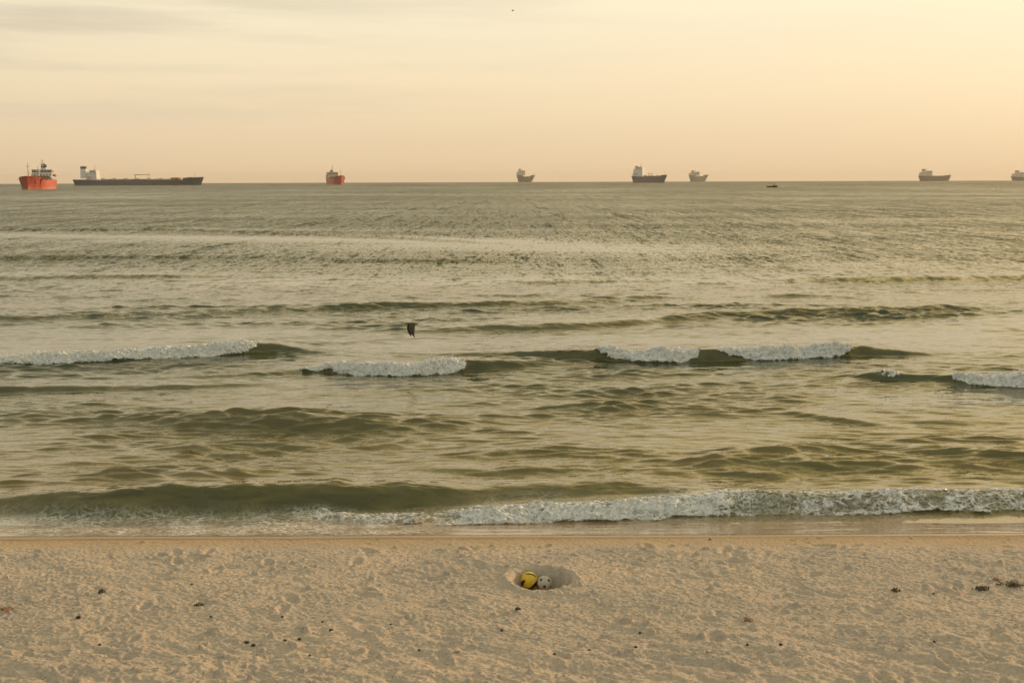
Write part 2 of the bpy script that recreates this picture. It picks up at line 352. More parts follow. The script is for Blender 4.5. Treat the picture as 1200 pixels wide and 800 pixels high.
# ------------------------------------------------------------------ sea
# wave crests: (photo x, photo y of the foot of the face) + height + foam, laid on the water
def crest(pts, wf, wb, lean=.3):
    w = [(P(px, py, SEA), h, f) for px, py, h, f in pts]
    w.sort(key=lambda a: a[0].x)
    return dict(x=np.array([a[0].x for a in w]), y=np.array([a[0].y for a in w]), h=np.array([a[1] for a in w]),
                f=np.array([a[2] for a in w]), wf=wf, wb=wb, lean=lean)
CR = [
 # left breaker
 crest([(-220, 432, .0, 0), (-120, 431, .30, 1), (0, 427, .22, .9), (60, 426, .26, 1), (110, 424, .24, .75), (150, 422, .28, 1), (200, 420, .28, .8), (275, 416, .36, 1), (290, 414, .38, .8), (302, 412, .37, .1), (312, 412, .33, 0), (330, 413, .25, 0), (375, 417, .05, 0), (440, 420, 0, 0)], .44, 1.3, .5),
 # middle breaker
 crest([(100, 447, .0, 0), (200, 446, .07, 0), (300, 444, .10, 0), (330, 439, .10, 0), (348, 437, .12, .15), (380, 438, .17, .55), (410, 438, .18, .8), (440, 440, .26, .6), (475, 440, .34, 1), (520, 439, .35, 1), (537, 436, .37, .7), (548, 434, .36, .1), (556, 434, .33, 0), (590, 433, .28, 0), (630, 431, .10, 0), (680, 428, 0, 0)], .46, 1.2, .5),
 # right breaker
 crest([(460, 417, .0, 0), (520, 419, .09, 0), (580, 420, .12, 0), (630, 421, .22, 0), (680, 424, .39, 0), (690, 424, .39, .1), (712, 424, .37, .4), (742, 425, .35, .9), (775, 425, .33, .75), (798, 424, .36, .9), (813, 424, .37, .45), (824, 424, .37, .06), (838, 424, .38, .06), (850, 423, .37, .5), (876, 422, .34, .6), (910, 422, .34, 1), (945, 420, .38, 1), (982, 419, .38, .9), (995, 418, .37, .25), (1003, 417, .34, 0), (1040, 417, .22, 0), (1090, 418, .05, 0), (1140, 418, 0, 0)], .46, 1.3, .5),
 # far right breaker
 crest([(985, 442, 0, 0), (1010, 445, .10, 0), (1030, 448, .22, .1), (1042, 449, .25, .55), (1058, 448, .23, .2), (1075, 447, .14, 0), (1105, 448, .12, 0), (1120, 450, .15, .3), (1145, 453, .20, .75), (1170, 454, .23, 1), (1200, 454, .24, 1), (1320, 452, .24, 1), (1420, 450, 0, 0)], .30, 1.1, .4),
 # outer swells
 crest([(-500, 384, .0, 0), (-100, 377, .16, 0), (100, 375, .15, 0), (180, 370, .08, 0), (240, 369, .13, 0), (360, 366, .12, 0), (430, 362, .20, 0), (560, 360, .19, 0), (660, 358, .16, 0), (730, 355, .04, 0), (800, 352, 0, 0)], .7, 2.6, .2),
 crest([(460, 392, 0, 0), (520, 391, .10, 0), (600, 388, .18, 0), (690, 387, .19, 0), (760, 381, .14, 0), (800, 376, .12, 0), (860, 373, .20, 0), (950, 371, .25, 0), (1040, 369, .24, 0), (1100, 366, .13, 0), (1180, 363, .03, 0), (1300, 362, .0, 0)], .7, 2.4, .25),
 crest([(880, 331, 0, 0), (980, 332, 0.19, 0), (1080, 331, 0.21, 0), (1250, 328, 0.19, 0), (1400, 326, 0, 0)], 1.3, 4, .2),
 crest([(-300, 333, 0, 0), (-50, 331, 0.21, 0), (90, 328, 0.17, 0), (250, 326, 0.06, 0), (360, 326, 0, 0)], 1.3, 4, .2),
 crest([(560, 335, 0, 0), (600, 334, 0.14, 0), (660, 333, 0.12, 0), (740, 331, 0, 0)], 1.2, 4, .2),
 crest([(-300, 308, 0, 0), (-50, 306, 0.25, 0), (150, 304, 0.19, 0), (350, 303, 0.04, 0), (380, 308, 0.14, 0), (520, 309, 0.19, 0), (640, 309, 0, 0)], 1.8, 6, .2),
 crest([(-300, 276, 0, 0), (-50, 271, 0.25, 0), (200, 271, 0.25, 0), (300, 274, 0.12, 0), (480, 282, 0.19, 0), (640, 290, 0.00, 0)], 2.6, 9, .2),
 # mid-water chop
 crest([(120, 505, 0, 0), (170, 504, .08, 0), (250, 503, .13, 0), (330, 506, .16, 0), (420, 507, .10, 0), (520, 509, .04, 0), (620, 512, 0, 0)], .42, .8, .3),
 crest([(240, 487, 0, 0), (300, 492, .10, 0), (420, 493, .12, 0), (520, 496, .05, 0), (600, 500, 0, 0)], .42, .8, .3),
 crest([(30, 475, 0, 0), (70, 477, .05, 0), (120, 477, .03, 0), (160, 477, 0, 0)], .36, .7, .3),
 crest([(-160, 466, .0, 0), (-40, 463, .14, 0), (60, 460, .13, 0), (140, 459, .08, 0), (240, 457, .07, 0), (330, 452, 0, 0)], .42, .9, .3),
 crest([(935, 487, 0, 0), (960, 494, .10, 0), (990, 499, .12, 0), (1030, 502, .06, 0), (1060, 504, 0, 0)], .36, .7, .3),
 crest([(1040, 495, 0, 0), (1080, 499, .05, 0), (1150, 499, .05, 0), (1230, 497, 0, 0)], .3, .6, .3),
 crest([(1040, 530, 0, 0), (1085, 535, .12, 0), (1140, 539, .13, 0), (1200, 543, .12, 0), (1300, 541, 0, 0)], .42, .7, .3),
 crest([(840, 548, 0, 0), (880, 549, .06, 0), (930, 548, .10, 0), (985, 550, .14, 0), (1020, 549, .06, 0), (1050, 552, .08, 0), (1110, 556, .04, 0), (1160, 556, 0, 0)], .42, .7, .3),
 crest([(820, 556, 0, 0), (850, 560, .10, 0), (890, 565, .12, 0), (940, 566, .03, 0), (970, 566, 0, 0)], .40, .7, .3),
 crest([(520, 535, 0, 0), (580, 538, .08, 0), (680, 534, .10, 0), (740, 537, .08, 0), (800, 541, .03, 0), (860, 545, 0, 0)], .42, .8, .3),
 crest([(860, 482, 0, 0), (880, 491, .06, 0), (900, 492, .03, 0), (920, 494, 0, 0)], .3, .6, .3),
 crest([(460, 555, 0, 0), (540, 560, .10, 0), (620, 562, .10, 0), (700, 556, .07, 0), (770, 556, 0, 0)], .45, .8, .3),
 # shore break, left green wall and right foam wall
 crest([(-420, 610, 0, 0), (-160, 607, .16, 0), (-20, 605, .16, 0), (60, 607, .27, 0), (130, 608, .36, 0), (250, 605, .38, 0), (330, 602, .36, 0), (420, 600, .33, 0), (500, 597, .26, 0), (570, 594, .16, 0), (640, 590, .16, 0), (720, 588, .16, 0), (800, 590, .12, 0), (860, 592, 0, 0)], .60, .95, .35),
 crest([(500, 615, 0, 0), (525, 616, .06, .7), (560, 614, .09, .8), (620, 611, .14, .9), (690, 610, .17, 1), (760, 608, .22, 1), (820, 604, .26, 1), (844, 602, .28, .8), (880, 602, .27, .35), (920, 603, .26, .35), (950, 602, .27, .5), (1010, 601, .28, .6), (1100, 600, .25, .55), (1200, 597, .21, .5), (1330, 594, .20, .6), (1500, 588, 0, 0)], .46, .60, .35),
 crest([(345, 605, 0, 0), (372, 609, .045, .35), (410, 612, .05, .6), (450, 614, .05, .4), (488, 613, .05, .6), (505, 612, 0, 0)], .14, .35, .3),
]

tt = np.concatenate([-np.geomspace(9, .505, 46), np.linspace(-.5, .5, 1180), np.geomspace(.505, 9, 46)])
rows = [EDGE - .06]
while rows[-1] < 13500:
    y = rows[-1]
    if y < 18.8: d = .013
    elif y < 24: d = .020
    elif y < 30: d = .026
    elif y < 35.5: d = .020
    elif y < 48: d = .045
    elif y < 150: d = max(.045, y * y / (F * 5) * .38)
    else: d = min(y * y / (F * 5) * .7, y * .06)
    rows.append(y + d)
rows = np.array(rows); drow = np.gradient(rows)
X = np.clip(rows[:, None] * tt[None, :], -13000, 13000); Y = np.repeat(rows[:, None], len(tt), 1)
D = np.repeat(drow[:, None], len(tt), 1)
n_near = int(np.searchsorted(rows, 400))
h = np.zeros_like(X); foam = np.zeros_like(X); lace = np.zeros_like(X); dyy = np.zeros_like(X); green = np.zeros_like(X)
xn, yn, dn = X[:n_near], Y[:n_near], D[:n_near]
wxn = xn + .8 * pn(xn * .12, yn * .15, 50); wyn = yn + .9 * pn(xn * .10, yn * .14, 51) + .18 * pn(xn * .6, yn * .8, 52)
# broad-band chop running to the shore
chop = np.zeros_like(xn); rs = np.random.RandomState(11)
depth_f = sst(EDGE + 1.2, EDGE + 4.5, yn)
for i in range(66):
    lam = .16 * (1.056 ** i) * rs.uniform(.92, 1.08)          # .22 m .. ~6.5 m
    th = rs.normal(0, .30); k = 2 * math.pi / lam
    kx, ky = k * math.sin(th), k * math.cos(th)
    s = .066 if lam < .55 else (.037 if lam < 1.3 else (.027 if lam < 2.6 else .014))
    a = s / k * (1 - sst(lam / 5, lam / 2.6, dn))
    chop += a * np.cos(kx * wxn + ky * wyn + rs.uniform(0, 6.28))
rms = .05
chop = rms * (np.exp(np.clip(chop / rms * .42, -2, 1.6)) - 1) / .42
grp = .58 + 1.25 * fbm(xn * .13, yn * .26, 3, 60)
calm = 1 - .62 * sst(31.5, 34.5, yn) * (1 - sst(40, 43, yn))   # smooth belt behind the breakers
calm2 = 1 - .45 * sst(27.0, 29, yn) * (1 - sst(30, 31, yn))
energy = np.clip(grp, .26, 1.5) * calm * calm2
chop *= energy * depth_f * (1 - .55 * sst(44, 62, yn))
hn = chop; fo = np.zeros_like(hn); dyn = np.zeros_like(hn); gr = np.zeros_like(hn)
XN, YN, HN, DYN, GR, FO, LC0 = xn, yn, hn, dyn, gr, fo, np.zeros_like(hn)
for ci, c in enumerate(CR):
    i0, i1 = np.searchsorted(rows[:n_near], (c['y'].min() - 3, c['y'].max() + 4 * c['wb'] + 3)); sl_ = slice(i0, i1)
    xn, yn, hn, dyn, gr, fo = XN[sl_], YN[sl_], HN[sl_].copy(), DYN[sl_], GR[sl_].copy(), FO[sl_].copy()
    gx = np.linspace(c['x'][0] - 3, c['x'][-1] + 3, 1200); gs = (.30 if c['y'].mean() < 22 else .55 if c['y'].mean() < 40 else 1.2) / (gx[1] - gx[0])
    kk = np.exp(-.5 * (np.arange(-150, 151) / gs) ** 2); kk /= kk.sum()
    y0 = np.interp(xn, gx, np.convolve(np.pad(np.interp(gx, c['x'], c['y']), 150, 'edge'), kk, 'valid'))
    A = np.interp(xn, gx, np.convolve(np.interp(gx, c['x'], c['h'], 0, 0), kk, 'same'), 0, 0) * (.80 if 24 < c['y'].mean() < 40 and c['f'].max() > 0 else (.80 if ci == len(CR) - 2 else 1.0))
    y0 = y0 + c['wf'] * (.25 * pn(xn * .7, xn * 0 + ci, 70) + .15 * pn(xn * 2.3, xn * 0 + ci, 71))
    A = A * (1 + .34 * pn(xn * .9, xn * 0 + ci, 72) + .10 * pn(xn * 3.1, xn * 0 + ci, 73))
    s = yn - (y0 + c['wf'])                                    # <0 on the shore side
    wf, wb = c['wf'], c['wb']
    pr = np.where(s < 0, np.clip(np.cos(np.clip(s / wf, -1, 0) * np.pi) * .5 + .5, 0, 1) ** (1.0 - .15 * np.clip(A / .3, 0, 1)), np.exp(-(np.maximum(s, 0) / wb) ** 1.3))
    inb = (s > -wf * 1.3) & (s < wb * 3)
    damp = np.where(inb, np.clip(A / .2, 0, 1) * pr, 0)
    hn = hn * (1 - .15 * damp) + A * pr + A * pr * .10 * fbm(xn * 1.6, yn * 4.5, 3, 130 + ci)
    dyn -= c['lean'] * A * pr * (s < .4 * wf)
    gr = np.maximum(gr, np.where((s < .1) & (s > -wf), np.clip(A / .3, 0, 1), 0))
    # foam spills down the face from the crest; at its ends it only caps the crest
    if c['f'].max() > 0:
        near = c['y'].mean() < 22
        xs_ = np.linspace(c['x'][0], c['x'][-1], 900); fs_ = np.interp(xs_, c['x'], c['f'])
        sg = (.22 if near else .20) / (xs_[1] - xs_[0]); kk = np.exp(-.5 * (np.arange(-60, 61) / sg) ** 2); kk /= kk.sum()
        fs_ = np.convolve(fs_, kk, 'same')
        ffe = np.clip(np.interp(xn, xs_, fs_) * 1.15 + .5 * pn(xn * 1.3 + s * .9, xn * 0 + ci, 74) * (fs_.max() > 0), 0, 1) * sst(.10, .3, np.interp(xn, xs_, fs_, 0, 0)) * sst(.02, .06, A)
        ffs = np.interp(xn, xs_, fs_, 0, 0)
        if near: ffe = np.clip(sst(.08, .40, ffs) + .25 * pn(xn * 1.3, xn * 0 + ci, 74) * (ffs > .2), 0, 1)
        nb = fbm(xn * 2.6, yn * 3.4, 3, 75 + ci)
        low = -wf * (1.14 * ffe ** .8 + .30 * nb + (0 if near else .25 * pn(xn * 1.1, xn * 0 + ci, 141)) - .02)
        top = (.04 + .20 * ffe) * (1 + 1.2 * pn(xn * 1.9, yn * 2.2, 77 + ci))
        band = sst(low - .015, low + .05, s) * (1 - sst(top, top + .12, s)) * sst(.12, .35, ffe + .5 * nb) * sst(.02, .12, ffe)
        if near:
            solid = sst(.50, .80, ffs + .30 * nb + .25 * sst(-.1, .25, s) * (ffs < .7) + .15 * (s < -wf * .85))
            LC0[sl_] = np.maximum(LC0[sl_], band * (1 - solid) * 1.3)
            fo = np.maximum(fo, band * (.30 + .46 * solid))
        else:
            fo = np.maximum(fo, band * (.74 + .28 * sst(-.3, .2, fbm(xn * .9, yn * 1.2, 2, 78) + .4 * s / wf + .2)))
    HN[sl_], GR[sl_], FO[sl_] = hn, gr, fo
xn, yn, hn, dyn, gr, fo = XN, YN, HN, DYN, GR, FO
# churned foam relief
bil = 1 - 2.0 * np.abs(fbm(xn * 3.2, yn * 4.2, 4, 80, .62))
bil2 = 1 - 2.2 * np.abs(fbm(xn * 9.0, yn * 12.0, 3, 81, .6))
fine3 = pn(xn * 30, yn * 34, 84)
big = fbm(xn * 1.3, yn * 1.6, 3, 88)
outer = sst(22, 25, yn)
hn = hn + fo * ((.045 + .02 * outer) * bil + .032 * bil2 + .008 * fine3 + (.06 + .09 * outer) * big - .012)
dyn = dyn - fo * (.06 * bil + .04 * bil2 + .10 * big)
# lacy foam on the swash
lc = 1.1 * (1 - sst(EDGE + 1.5, EDGE + 1.9, yn + .5 * pn(xn * .6, yn, 82))) * sst(EDGE + .16, EDGE + .32, yn + .12 * pn(xn * .8, yn * .8, 83))
xl = P(430, 612, SEA).x
lc = lc * (1 - .78 * sst(xl, xl + 1.5, xn))
behind = sst(.0, .5, fo)
# trailing foam behind the right shore break
c = CR[-2]; y0 = np.interp(xn, c['x'], c['y']); ff = np.interp(xn, c['x'], c['f'], 0, 0)
s = yn - y0
lc = np.maximum(lc, .75 * ff * sst(.2, .4, s) * (1 - sst(.7, 1.5, s + .4 * pn(xn * .7, yn, 85))))
# outer foam trails
for j in (0, 1, 2, 3):
    c = CR[j]; y0 = np.interp(xn, c['x'], c['y']); ff = np.interp(xn, c['x'], c['f'], 0, 0); s = yn - y0
    lc = np.maximum(lc, .8 * ff * sst(.3, .5, s) * (1 - sst(.7, 2.2, s + .8 * pn(xn * .7, yn, 86 + j))))
# swash film on the sloping sand
film = beach_base(xn, yn) + .014 * sst(0, .10, yn - shore(xn)) - .03 * (yn < shore(xn)) \
       + .006 * sst(.1, .8, yn - EDGE) * fbm(xn * .8, yn * 5, 3, 90)
zs = np.maximum(SEA + hn, film + np.maximum(hn, 0) * 1.0 * sst(EDGE + .6, EDGE + 1.4, yn))
h[:n_near] = zs - SEA; foam[:n_near] = fo; lace[:n_near] = np.maximum(lc, LC0); dyy[:n_near] = dyn; green[:n_near] = gr
Zs = SEA + h - (X * X + Y * Y) / EARTH
# sub-mesh ripple slope: near, small; far, all of the waves the mesh cannot carry
slope = .092 + .075 * sst(38, 60, Y) + .11 * sst(60, 150, Y)
slick = fbm(X * .010, np.log(Y) * 7.0, 3, 95)
slope = slope * np.clip(1 + .8 * slick, .55, 1.4)
slope[:n_near] *= np.where(yn < 44, np.clip(energy, .45, 1.1), 1) * (.12 + .88 * depth_f)
def band_slick(px0, px1, pya, pyb, amt, wd):
    a, b = on_sea(px0, pya), on_sea(px1, pyb)
    yc = np.interp(X, sorted([a.x, b.x]), [a.y, b.y] if a.x < b.x else [b.y, a.y])
    m = np.exp(-((Y - yc) / (wd * (1 + .5 * pn(X * .05, Y * 0, 96)))) ** 2) * sst(a.x - 25, a.x, X) * (1 - sst(b.x, b.x + 15, X))
    return 1 - amt * m
slope *= band_slick(-300, 560, 271, 283, .85, 6.5)
slope *= band_slick(540, 720, 288, 291, .75, 9.0)
slope[:n_near] += .05 * gr
shallow = 1 - sst(EDGE + .9, EDGE + 1.6, Y + .25 * pn(X * .5, Y * .5, 97))
mid = 1 - sst(EDGE + 2, 34, Y)
print('sea verts', X.size)

def sea_mat():
    m, t, b = new_mat('sea_water')
    def at(n): a = N('ShaderNodeAttribute', t, attribute_name=n); return a.outputs['Fac']
    g = N('ShaderNodeNewGeometry', t); pos = g.outputs['Position']
    # ripple normals from noise, at world scale
    def nz(scale, detail, sy):
        mp = N('ShaderNodeMapping', t); mp.inputs['Scale'].default_value = (1, sy, 1); lk(t, pos, mp.inputs[0])
        n = N('ShaderNodeTexNoise', t, i_Scale=scale, i_Detail=detail, i_Roughness=.68); lk(t, mp.outputs[0], n.inputs[0])
        return vmath(t, 'SUBTRACT', n.outputs['Color'], .5)
    a = vmath(t, 'ADD', vmath(t, 'ADD', nz(5.5, 5.0, 2.6), vmath(t, 'MULTIPLY', nz(17.0, 3.0, 2.2), (.7, .9, 0))), vmath(t, 'MULTIPLY', nz(1.3, 3.0, 1.4), (1.3, 1.3, 0)))
    fr = at('far')
    big = vmath(t, 'ADD', vmath(t, 'ADD', vmath(t, 'MULTIPLY', nz(.30, 5.0, .30), (.55, .55, 0)), vmath(t, 'MULTIPLY', nz(.28, 4.0, .04), (1.0, 1.0, 0))), vmath(t, 'ADD', vmath(t, 'ADD', vmath(t, 'MULTIPLY', nz(3.2, 2.0, .10), (1.3, 1.3, 0)), vmath(t, 'MULTIPLY', nz(4.5, 2.0, .28), (1.2, 1.2, 0))), vmath(t, 'MULTIPLY', nz(1.0, 3.0, .05), (1.2, 1.2, 0))))
    cb = N('ShaderNodeCombineXYZ', t)
    for q in range(3): lk(t, math_n(t, 'MULTIPLY', fr, 1.0), cb.inputs[q])
    a = vmath(t, 'ADD', a, vmath(t, 'MULTIPLY', big, cb.outputs[0]))
    sl = at('slope')
    comb = N('ShaderNodeCombineXYZ', t); lk(t, sl, comb.inputs[0]); lk(t, math_n(t, 'MULTIPLY', sl, 1.25), comb.inputs[1])
    pert = vmath(t, 'MULTIPLY', vmath(t, 'MULTIPLY', a, comb.outputs[0]), (5.0, 5.0, 0))
    # (waves steepen toward the shore: faces that look at the beach are the steeper ones)
    ps = N('ShaderNodeSeparateXYZ', t); lk(t, pert, ps.inputs[0])
    fc_ = at('face')
    py_ = math_n(t, 'SUBTRACT', math_n(t, 'MULTIPLY', ps.outputs[1], math_n(t, 'SUBTRACT', 1.0, fc_)), math_n(t, 'MULTIPLY', math_n(t, 'ABSOLUTE', ps.outputs[1]), fc_))
    pc = N('ShaderNodeCombineXYZ', t); lk(t, ps.outputs[0], pc.inputs[0]); lk(t, py_, pc.inputs[1]); pert = pc.outputs[0]
    nrm = vmath(t, 'NORMALIZE', vmath(t, 'ADD', g.outputs['Normal'], pert))
    sh, md = at('shallow'), at('mid')
    n1 = N('ShaderNodeTexNoise', t, i_Scale=.5, i_Detail=3.0); lk(t, pos, n1.inputs[0])
    deep = mix(t, md, (.056, .064, .027), (.165, .128, .035))
    mg = N('ShaderNodeMapping', t); mg.inputs['Scale'].default_value = (.5, 1.6, 3.0); lk(t, pos, mg.inputs[0])
    ng = N('ShaderNodeTexNoise', t, i_Scale=1.6, i_Detail=6.0, i_Roughness=.62, i_Distortion=.8); lk(t, mg.outputs[0], ng.inputs[0])
    deep = mix(t, at('green'), deep, ramp(t, ng.outputs[0], [(.32, (.055, .052, .014)), (.52, (.098, .088, .020)), (.72, (.150, .128, .035))]))
    deep = mix(t, ramp(t, n1.outputs[0], [(.35, 0.0), (.7, .4)]), deep, mix(t, 1.0, deep, (.80, 1.0, 1.0), 'MULTIPLY'))
    col = mix(t, sh, deep, (.30, .22, .13))
    lk(t, col, b.inputs['Base Color'])
    b.inputs['IOR'].default_value = 1.48
    lk(t, at('rough'), b.inputs['Roughness'])
    lk(t, nrm, b.inputs['Normal'])
    # foam
    fb = N('ShaderNodeBsdfPrincipled', t); fb.inputs['Roughness'].default_value = .85
    fb.inputs['Specular IOR Level'].default_value = .25
    fn = N('ShaderNodeTexNoise', t, i_Scale=11.0, i_Detail=6.0, i_Roughness=.7); lk(t, pos, fn.inputs[0])
    fcol = ramp(t, fn.outputs[0], [(.3, (.44, .45, .40)), (.5, (.79, .79, .74)), (.8, (.90, .90, .87))])
    lk(t, fcol, fb.inputs['Base Color'])
    bp = N('ShaderNodeBump', t, i_Strength=.7, i_Distance=.03); lk(t, fn.outputs[0], bp.inputs['Height']); lk(t, bp.outputs[0], fb.inputs['Normal'])
    mph = N('ShaderNodeMapping', t); mph.inputs['Scale'].default_value = (1, 1.5, 1.5); mph.inputs['Rotation'].default_value = (0, 0, R(12)); lk(t, pos, mph.inputs[0])
    fh = N('ShaderNodeTexNoise', t, i_Scale=5.0, i_Detail=8.0, i_Roughness=.66, i_Distortion=1.4); lk(t, mph.outputs[0], fh.inputs[0])
    cut = N('ShaderNodeMapRange', t); cut.inputs[1].default_value = .42; cut.inputs[2].default_value = .62
    holes = math_n(t, 'MULTIPLY', math_n(t, 'SUBTRACT', fh.outputs[0], .5), 2.2)
    lk(t, math_n(t, 'ADD', at('foam'), holes), cut.inputs[0])
    # lace: thin warped cell walls
    wn = N('ShaderNodeTexNoise', t, i_Scale=3.0, i_Detail=4.0); lk(t, pos, wn.inputs[0])
    wp = vmath(t, 'ADD', vmath(t, 'MULTIPLY', pos, (1.0, 1.7, 1.0)), vmath(t, 'MULTIPLY', wn.outputs['Color'], (.7, .7, .7)))
    vo = N('ShaderNodeTexVoronoi', t, i_Scale=6.5, feature='DISTANCE_TO_EDGE'); lk(t, wp, vo.inputs[0])
    ln = ramp(t, vo.outputs['Distance'], [(.0, 1.0), (.10, .35), (.2, 0.0)])
    n5 = N('ShaderNodeTexNoise', t, i_Scale=1.6, i_Detail=5.0, i_Roughness=.65); lk(t, pos, n5.inputs[0])
    lf = math_n(t, 'MULTIPLY', math_n(t, 'MULTIPLY', ln, at('lace')), ramp(t, n5.outputs[0], [(.36, .12), (.60, .95)]))
    haze_f = math_n(t, 'MULTIPLY', at('lace'), math_n(t, 'MULTIPLY', ramp(t, fn.outputs[0], [(.45, 0.05), (.7, .55)]), .8))
    fac = math_n(t, 'MAXIMUM', cut.outputs[0], math_n(t, 'MAXIMUM', lf, haze_f), clamp=True)
    ms = N('ShaderNodeMixShader', t); lk(t, fac, ms.inputs[0]); lk(t, b.outputs[0], ms.inputs[1]); lk(t, fb.outputs[0], ms.inputs[2])
    lk(t, ms.outputs[0], t.nodes['Material Output'].inputs[0])
    return m
seaM = sea_mat()
sea = grid_obj('sea_water', X, Y + dyy, Zs, seaM, dict(face=sst(44, 75, Y), far=sst(44, 80, Y) * 1.0 + .6 * sst(300, 1500, Y), rough=.07 + .10 * sst(30, 120, Y) + .08 * sst(300, 2000, Y), foam=foam, lace=lace, slope=slope, shallow=shallow, mid=mid, green=green))
tag(sea, kind='structure')

# spray: droplets and torn foam flecks thrown up by the breaking crests
fm, ft, fb_ = new_mat('spray_foam')
fb_.inputs['Roughness'].default_value = .8
fnn = N('ShaderNodeTexNoise', ft, i_Scale=40.0); lk(ft, ramp(ft, fnn.outputs[0], [(.3, (.70, .71, .66)), (.7, (.86, .86, .82))]), fb_.inputs['Base Color'])
sp = MB()
TX = X[:n_near]; rs = np.random.RandomState(21)
def add_spray(n, rmin, rmax, zone, up):
    m = np.argwhere((fo > .8) & zone)
    if len(m) == 0: return
    for a, b in m[rs.randint(0, len(m), n)]:
        x, y, z = float(xn[a, b]), float(yn[a, b] + dyn[a, b]), float(zs[a, b])
        r = rs.uniform(rmin, rmax) * (1 if rs.rand() > .1 else 1.6)
        z += r * .1 + (rs.exponential(up) if rs.rand() < .30 else 0)
        q = Matrix.Rotation(rs.uniform(0, 6), 3, Vector(rs.normal(size=3)).normalized())
        v = [(0, 0, 1), (.94, 0, -.33), (-.47, .82, -.33), (-.47, -.82, -.33), (.5, .5, .6)]
        v = [q @ (Vector(p) * r * rs.uniform(.7, 1.3)) + Vector((x, y, z)) for p in v]
        sp.add(v, [(0, 4, 2), (0, 3, 1), (0, 1, 4), (4, 1, 2), (0, 2, 3), (1, 3, 2)])
add_spray(7000, .004, .013, yn < 22, .018)
add_spray(7000, .008, .022, yn > 26, .022)
spray = sp.build('sea_foam', fm); tag(spray, kind='stuff')
spray['label'] = 'white flecks of foam and spray along the breaking waves'; spray['category'] = 'foam'

# ------------------------------------------------------------------ ships
M = dict(
    red=paint('red_hull_paint', (.52, .075, .036), .45, .12, .25, .35, (.35, .10, .04)),
    red2=paint('orange_boot_paint', (.56, .17, .08), .5, .15, .3, .5, (.45, .30, .18)),
    white=paint('white_ship_paint', (.74, .73, .69), .5, .08, .5, .2, (.4, .25, .15)),
    cream=paint('cream_ship_paint', (.62, .57, .47), .5, .08, .5, .3),
    navy=paint('blue_grey_hull_paint', (.060, .088, .118), .5, .2, .15, .2),
    dark=paint('dark_navy_hull_paint', (.050, .060, .068), .5, .2, .15, .3),
    grey=paint('grey_hull_paint', (.24, .225, .18), .55, .15, .15, .3),
    ggrey=paint('dark_green_grey_hull_paint', (.085, .085, .055), .55, .2, .15, .3),
    boot=paint('brown_red_bottom_paint', (.20, .055, .03), .6, .2, .3, .3),
    deck=paint('red_oxide_deck_paint', (.26, .075, .045), .7, .2, .6),
    black=paint('black_funnel_paint', (.02, .02, .02), .5),
    glass=paint('bridge_window_glass', (.018, .022, .024), .12, .05),
    steel=paint('grey_steel', (.22, .20, .16), .5, .2, .8),
    orange=paint('orange_lifeboat_paint', (.75, .20, .04), .45),
    rust=paint('brown_machinery_paint', (.24, .12, .06), .7, .3, .7),
)
def hull(root, L, B, zd, fc, boot, rake, mh, mb, mdeck, poop=0.0, flare=1.6):
    us = [0, .02, .06, .12, .2, .4, .6, .72, .8, .845, .85, .88, .91, .94, .965, .985, 1.0]
    bd = np.interp(us, [0, .05, .12, .3, .72, .82, .9, .95, 1.0], [.72, .86, .97, 1, 1, .95, .74, .50, .03])
    bw = np.interp(us, [0, .05, .12, .25, .68, .8, .9, .96, 1.0], [.40, .62, .88, 1, 1, .80, .40, .14, .01])
    def deckz(u): return zd + (fc if u >= .85 else 0) + (.35 * fc * max(0, u - .85) / .15) + (poop if u <= .19 else 0)
    lv_b = [-3.0, -1.0, 0, boot]
    def pt(i, z, side):
        u = us[i]; top = deckz(u); k = max(0, min(1, z / top)) ** flare
        hb = (bw[i] + (bd[i] - bw[i]) * k) * B / 2
        xb = L / 2 - rake * (1 - max(0, z) / top) - (0 if z >= 0 else 0)
        xs_ = -L / 2 + rake * .35 * (1 - max(0, z) / top)
        return (xs_ + (xb - xs_) * u, side * hb, z)
    def shell(zfun, nl):
        v, f = [], []; n = len(us)
        for side in (1, -1):
            for i in range(n):
                for j in range(nl): v.append(pt(i, zfun(i, j), side))
        S = n * nl
        for i in range(n - 1):
            for j in range(nl - 1):
                a = i * nl + j
                f.append((a, a + 1, a + nl + 1, a + nl)); f.append((S + a, S + a + nl, S + a + nl + 1, S + a + 1))
        for j in range(nl - 1):
            f.append((j, S + j, S + j + 1, j + 1)); e = (n - 1) * nl + j; f.append((e, e + 1, S + e + 1, S + e))
        return v, f, S, n
    nl = 7
    v, f, S, n = shell(lambda i, j: boot + (deckz(us[i]) - boot) * j / (nl - 1), nl)
    mb_ = MB(); mb_.add(v, f); mb_.build('hull', mh, root)
    v, f, S, n = shell(lambda i, j: lv_b[j], 4)
    for i in range(n - 1): f.append((i * 4, (i + 1) * 4, S + (i + 1) * 4, S + i * 4))
    MB().add(v, f).build('bottom_paint', mb, root)
    dk = MB()
    for i in range(n - 1):
        z0, z1 = deckz(us[i]) - .9, deckz(us[i + 1]) - .9
        a, b = pt(i, z0 + .9, 1), pt(i + 1, z1 + .9, 1)
        q = .97
        dk.add([(a[0], a[1] * q, z0), (b[0], b[1] * q, z1), (b[0], -b[1] * q, z1), (a[0], -a[1] * q, z0)], [(3, 2, 1, 0)])
    dk.build('deck', mdeck, root)
    return deckz

